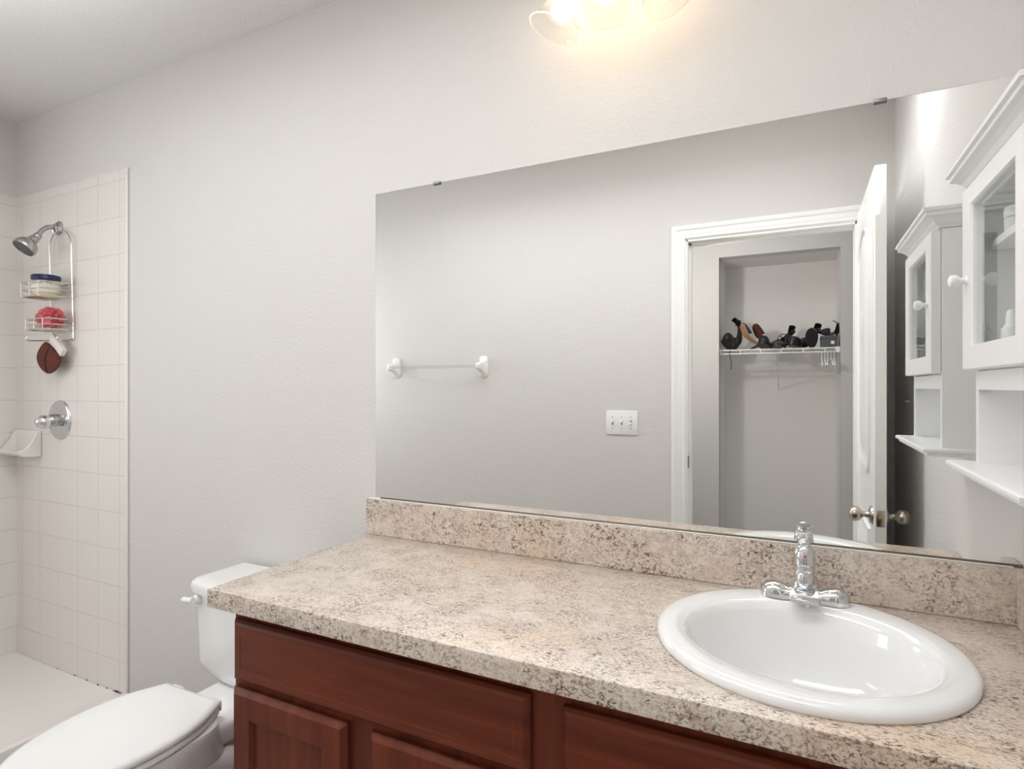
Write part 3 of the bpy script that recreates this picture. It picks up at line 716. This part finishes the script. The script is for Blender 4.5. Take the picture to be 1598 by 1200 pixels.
# things inside the cabinet
def bottle(name, x, y, z, label, cat, prof, mat, cap=None, capmat='white', group=None):
    t = thing(name, label, cat, (x, y, z), group); q = P(t)
    q('bottle_body', MB().lathe(prof, (x, y, z), seg=24), mat)
    if cap: q('cap', MB().lathe(cap, (x, y, z), seg=20), capmat)
    return t
bottle('dropper_bottle', .303, -.208, 1.2685, 'white dropper bottle on the cabinet floor behind the glass', 'bottle',
       [(.0115, 0), (.013, .003), (.013, .072), (.0125, .080), (.009, .082)], 'bottle', [(.0095, .081), (.0095, .084), (.0075, .086), (.0075, .100), (.005, .108), (.001, .110)])
bottle('cream_jar', .312, -.225, 1.4975, 'short white jar on the near end of the cabinet upper shelf', 'jar',
       [(.020, 0), (.022, .003), (.022, .020), (.019, .023)], 'bottle', [(.0225, .022), (.0225, .036), (.021, .038), (.001, .038)])
bottle('pill_bottle', .304, -.425, 1.4975, 'white bottle with wide cap at the far end of the cabinet upper shelf', 'bottle',
       [(.015, 0), (.017, .003), (.017, .032), (.014, .037)], 'bottle', [(.0175, .036), (.0175, .052), (.016, .054), (.001, .054)])
bk = thing('small_basket', 'pale woven basket with black hair ties on the cabinet floor', 'basket', (.327, -.385, 1.2685)); pb = P(bk)
bw = MB(); rings = []
for k, (sx_, sy_, z) in enumerate(((.032, .048, 0), (.034, .050, .012), (.033, .050, .018), (.036, .053, .030), (.035, .052, .036), (.038, .056, .050), (.041, .059, .055), (.038, .056, .056), (.034, .050, .02), (.03, .046, .006))):
    rings.append([(a_+.327, b_-.385, 1.2685+z*1.9) for a_, b_ in [(math.copysign(abs(math.cos(t))**.45, math.cos(t)), sy_*math.copysign(abs(math.sin(t))**.45, math.sin(t))) for t in [2*PI*i/32 for i in range(32)]] for a_ in [a_*sx_]])
bw.loft(rings); pb('woven_body', bw, 'wick')
for k in range(6):
    ct_ = Vector((.322+random.uniform(-.014, .014), -.385+(k-2.5)*.014, 1.376+random.uniform(0, .01)))
    q = Matrix.Rotation(random.uniform(.4, 1.6), 4, 'X') @ Matrix.Rotation(random.uniform(0, 1), 4, 'Z')
    o = MB().tube([ct_+q.to_3x3() @ Vector((.013*math.cos(a), .013*math.sin(a), 0)) for a in [2*PI*i/16 for i in range(16)]], .004, 8, True).build('hair_tie', 'black')
    tag(o, 'black hair tie heaped in the small basket behind the cabinet glass', 'hair tie', 'hair ties in the small basket')

# ------------------------------------------------------------------ on the front wall (seen in the mirror)
tb_ = thing('towel_bar', 'clear towel bar between two white ceramic posts left of the light switch', 'towel bar', (-1.99, YF, 1.373)); pT = P(tb_)
for x in (-2.312, -1.672):
    m = MB()
    secs = [(.000, .031, .062, 0), (.008, .031, .062, 0), (.014, .025, .050, -.002), (.030, .017, .034, -.002), (.050, .015, .024, 0), (.070, .0165, .022, 0), (.082, .014, .017, 0), (.086, .009, .011, 0)]
    m.loft([[(x+sx_*math.copysign(abs(math.cos(t))**.5, math.cos(t)), YF+.0005+d, 1.376+dz+sz_*math.copysign(abs(math.sin(t))**.5, math.sin(t))) for t in [2*PI*i/28 for i in range(28)]] for d, sx_, sz_, dz in secs])
    pT('post', m, 'china', auto=50)
pT('bar', MB().tube([(-2.312+.012, YF+.066, 1.376), (-1.672-.012, YF+.066, 1.376)], .0095, 16), 'acry', label='clear acrylic rod')
sx0_, sx1_, sz0_, sz1_ = -.9225, -.7515, 1.0015, 1.1285
sw = thing('light_switch', 'white three gang switch plate on the wall left of the doorway', 'light switch', ((sx0_+sx1_)/2, YF, (sz0_+sz1_)/2)); pw = P(sw)
pw('plate', MB().box(sx0_, sx1_, YF+.0004, YF+.0065, sz0_, sz1_, .003, 2), 'white')
for k in range(3):
    x = (sx0_+sx1_)/2+(k-1)*.049; zc_ = (sz0_+sz1_)/2; up = 1 if k < 2 else -1
    pw('switch_slot', MB().box(x-.0055, x+.0055, YF+.0064, YF+.0070, zc_-.0125, zc_+.0125), 'dull')
    g = MB().box(-.0042, .0042, 0, .017, -.0045, .0045, .0012, 1); g.xf(Matrix.Translation((x, YF+.005, zc_+.001*up)) @ Matrix.Rotation(math.radians(28*up), 4, 'X'))
    pw('toggle', g, 'white')
    for s_ in (-1, 1): pw('screw', MB().lathe([(.003, 0), (.0028, .001), (.0005, .0014)], (x, YF+.0063, zc_+s_*.0302), (0, 1, 0), 10), 'dull')
tag(MB().lathe([(.004, 0), (.0045, .002), (.002, .010), (.0035, .012), (.001, .013)], (XR, -1.28, 1.20), (-1, 0, 0), 12).build('wall_nail', 'white'), 'small white nail head in the shaded wall behind the open door', 'nail')

# ------------------------------------------------------------------ closet shelf with shoes
SHZ, SHF = 1.503, -2.785
ws = thing('wire_shelf', 'white wire closet shelf holding shoes in the hall niche', 'shelf', ((NL+NR)/2, NB, SHZ)); pq = P(ws)
a_, b_ = NL+.004, NR-.004
fr_ = MB().tube([(a_, SHF, SHZ-.003), (b_, SHF, SHZ-.003)], .0052, 8).tube([(a_, SHF+.004, SHZ-.028), (b_, SHF+.004, SHZ-.028)], .0052, 8)
pq('front_rail', fr_, 'vwire')
pq('back_rail', MB().tube([(a_, NB+.006, SHZ-.004), (b_, NB+.006, SHZ-.004)], .003, 8).tube([(a_, (NB+SHF)/2, SHZ-.006), (b_, (NB+SHF)/2, SHZ-.006)], .003, 8), 'vwire')
cwm = MB(); n = 29
for k in range(n):
    x = a_+.004+(b_-a_-.008)*k/(n-1)
    cwm.tube([(x, NB+.003, SHZ), (x, SHF, SHZ)], .0016, 6)
    if k % 5 == 0: cwm.tube([(x, SHF, SHZ), (x, SHF+.004, SHZ-.028)], .0042, 6)
pq('deck_wires', cwm, 'vwire', label='thin parallel wires of the deck')
pq('end_bracket', MB().box(NR-.026, NR-.0008, SHF-.012, SHF+.012, SHZ-.033, SHZ+.004, .003, 1), 'white')
pq('end_bracket', MB().tube([(NL+.010, SHF+.004, SHZ-.028), (NL+.003, NB+.03, SHZ+.028)], .004, 8).box(NL+.0006, NL+.006, SHF-.01, SHF+.10, SHZ-.02, SHZ+.02, .002, 1), 'white')
pq('support_brace', MB().tube([(-.125, SHF+.006, SHZ-.028), (-.125, NB+.004, SHZ-.27)], .003, 8), 'vwire')

def heel_shoe(name, label, mat, liner, L=.20, H=.075, strap=True, group=None):
    """high-heeled shoe along +Y (toe at +Y), standing on z = 0 at the origin"""
    t = thing(name, label, 'shoe', (0, 0, 0), group); q = P(t)
    def zs(u): # sole height along the shoe, u 0 heel .. 1 toe
        return H*(1-min(u/.62, 1))**1.5*(1.0) + .003 if u < .62 else .003+.004*max(0, (u-.85)/.15)
    def wd(u): return .020+.016*math.sin(PI*min(max((u-.25)/.9, 0), 1)) if u < .93 else .026*math.sqrt(max(0, (1.005-u)/.075))
    us = [k/14 for k in range(15)]
    secs = []
    for u in us:
        w_ = wd(u); y = -L/2+L*u; z = zs(u)
        secs.append([(-w_, y, z), (w_, y, z), (w_*1.02, y, z+.005), (-w_*1.02, y, z+.005)])
    q('sole', MB().loft(secs), liner)
    up_ = []
    for u in us[8:]:
        w_ = wd(u)*1.03; y = -L/2+L*u; z = zs(u)+.004; h = .045*(1-((u-.5)/.56)**2)*.8+.006
        up_.append([(w_*math.cos(a), y, z+h*math.sin(a)) for a in [PI*k/10 for k in range(11)]])
    q('upper', MB().loft(up_), mat)
    hc = []
    for a in [PI+PI*k/10 for k in range(11)]:
        hc.append([(.022*math.cos(a), -L/2+.025+.026*math.sin(a), zs(.05)+h) for h in (.002, .03, .048)])
    mb = MB(); mb.loft(hc, closed=False); bmesh.ops.solidify(mb.bm, geom=mb.bm.faces[:], thickness=.003); q('heel_counter', mb, mat)
    q('heel', MB().loft([[(r*math.cos(a), -L/2+.020+o_+r*math.sin(a), z) for a in [2*PI*k/12 for k in range(12)]] for r, o_, z in ((.006, -.004, 0), (.006, -.003, .012), (.009, 0, H*.6), (.018, .004, H+.002))]), mat)
    if strap:
        q('strap', MB().tube([(.024*math.cos(a), -L/2+.03+.030*math.sin(a), H+.055+.012*math.sin(a)) for a in [2*PI*k/20 for k in range(20)]], .0025, 6, True), mat)
    return t
def flat_shoe(name, label, mat, L=.20, group=None):
    t = thing(name, label, 'shoe', (0, 0, 0), group); q = P(t)
    def out(z, g, n=28):
        return [((.036+.006*math.sin(a))*g*math.cos(a), L/2*g*math.sin(a), z) for a in [2*PI*k/n for k in range(n)]]
    q('sole', MB().loft([out(0, .98), out(.004, 1.02), out(.010, 1.0)]), 'black')
    up_ = [[((.036+.006*math.sin(a))*g*math.cos(a), L/2*g2*math.sin(a), .010+h*(1+.25*math.sin(a))) for a in [2*PI*k/28 for k in range(28)]] for g, g2, h in ((.99, .99, 0), (1.0, 1.0, .015), (.92, .95, .032), (.78, .82, .042), (.62, .66, .040), (.6, .66, .004))]
    q('upper', MB().loft(up_), mat)
    q('bow', MB().sphere((0, L*.26, .058), .012, (1.5, .7, .6)), mat)
    return t
def rotm(rx, ry, rz): return Matrix.Rotation(rz, 4, 'Z') @ Matrix.Rotation(ry, 4, 'Y') @ Matrix.Rotation(rx, 4, 'X')
def place(o, x, y, dz=0.0, rx=0, ry=0, rz=0):
    """set the shoe down: its lowest point touches the deck after the turn"""
    M = rotm(rx, ry, rz); lo = 1e9
    for ch in o.children:
        for v in ch.data.vertices: lo = min(lo, (M @ v.co).z)
    o.location = (x, y, SHZ+.002-lo+dz); o.rotation_euler = M.to_euler(); return o
G = 'shoes on the closet shelf'
place(flat_shoe('sandal', 'small black open shoe at the left end of the closet shelf', MT['black'], .15, G), -.434, -2.842, 0, .5, .2, .25)
hs = heel_shoe('high_heel_shoe', 'tall black heel leaning upright second from the left on the shelf', MT['black'], MT['black'], .20, .085, False, G)
place(hs, -.362, -2.985, 0, -1.0, .1, .9)
hs2 = heel_shoe('high_heel_shoe', 'dark heel standing on its toe with its tan sole facing out', MT['navy'], MT['tan'], .20, .085, False, G)
place(hs2, -.316, -2.858, 0, 1.22, -.1, 1.05)
hs3 = heel_shoe('high_heel_shoe', 'black heel with a reddish brown sole beside the tan-soled shoe', MT['black'], MT['brown'], .20, .085, True, G)
place(hs3, -.240, -2.930, 0, 1.2, -.1, .95)
place(flat_shoe('flat_shoe', 'small black slipper next to the strappy upright heel', MT['black'], .10, G), -.204, -2.828, 0, .35, 0, .2)
hs4 = heel_shoe('high_heel_shoe', 'black heel lying with raised sole near the shelf middle', MT['black'], MT['black'], .20, .08, False, G)
place(hs4, -.112, -3.075, 0, -.40, .55, .55)
place(heel_shoe('strappy_sandal', 'low black strappy sandal in the middle of the shelf', MT['black'], MT['black'], .17, .03, True, G), -.102, -2.842, 0, .05, 0, .35)
place(flat_shoe('flat_shoe', 'rounded black flat shoe right of the shelf middle', MT['black'], .13, G), -.018, -2.850, 0, .15, .1, .4)
hs5 = heel_shoe('high_heel_shoe', 'black heel with raised sole left of the grey shoe box', MT['black'], MT['black'], .20, .08, False, G)
place(hs5, .044, -3.000, 0, -.40, .55, .45)
place(flat_shoe('flat_shoe', 'narrow black shoe standing on end against the shoe box', MT['navy'], .13, G), .079, -2.85, 0, 1.25, 0, .1)
bxm = thing('shoe_box', 'dark grey shoe box at the right end of the closet shelf', 'box', (.173, -2.87, SHZ+.002)); pbx = P(bxm)
pbx('box_body', MB().box(.131, .224, -2.962, -2.797, SHZ+.0018, SHZ+.068, .002, 1), 'box')
pbx('box_lid', MB().box(.129, .226, -2.964, -2.795, SHZ+.055, SHZ+.076, .002, 1), 'box')
pbx('box_label', MB().box(.186, .205, -2.7955, -2.7942, SHZ+.022, SHZ+.042), 'white', label='white paper label')
sb = heel_shoe('strappy_sandal', 'black buckled sandal lying on top of the shoe box', MT['black'], MT['black'], .13, .03, True, G)
place(sb, .178, -2.885, .0745, .1, .3, 1.2)
tag(MB().tube(smoothpath([(-.413, SHF+.006, SHZ-.004), (-.409, SHF+.012, SHZ-.05), (-.402, SHF+.012, SHZ-.09), (-.404, SHF+.012, SHZ-.13)], 5), .0028, 6).build('hanging_strap', 'black'), 'thin dark strap hanging below the left end of the shelf', 'strap')
# white hangers on the shelf lip
def hanger(x, label):
    t = thing('clothes_hanger', label, 'hanger', (x, SHF+.004, SHZ-.028), 'white hangers under the shelf'); q = P(t)
    y0_, z0_ = SHF+.004, SHZ-.028
    q('hook', MB().tube([(x, y0_+.013*math.cos(a), z0_-.006+.013*math.sin(a)) for a in [-.9+k*(PI+.9)/10 for k in range(11)]][::-1]+[(x, y0_+.004, z0_-.025), (x, y0_, z0_-.04)], .0022, 8), 'white')
    q('frame', MB().tube([(x, y0_, z0_-.04), (x, y0_+.10, z0_-.075), (x, y0_+.105, z0_-.085), (x, y0_+.09, z0_-.09), (x, y0_-.09, z0_-.09), (x, y0_-.105, z0_-.085), (x, y0_-.10, z0_-.075)], .0042, 8, True), 'white')
    return t
h0 = hanger(.135, 'white plastic hanger among those hanging under the shelf')
for k in range(1, 5): dup(h0, (.135+k*.017, SHF+.004, SHZ-.028), .06*((k % 3)-1))
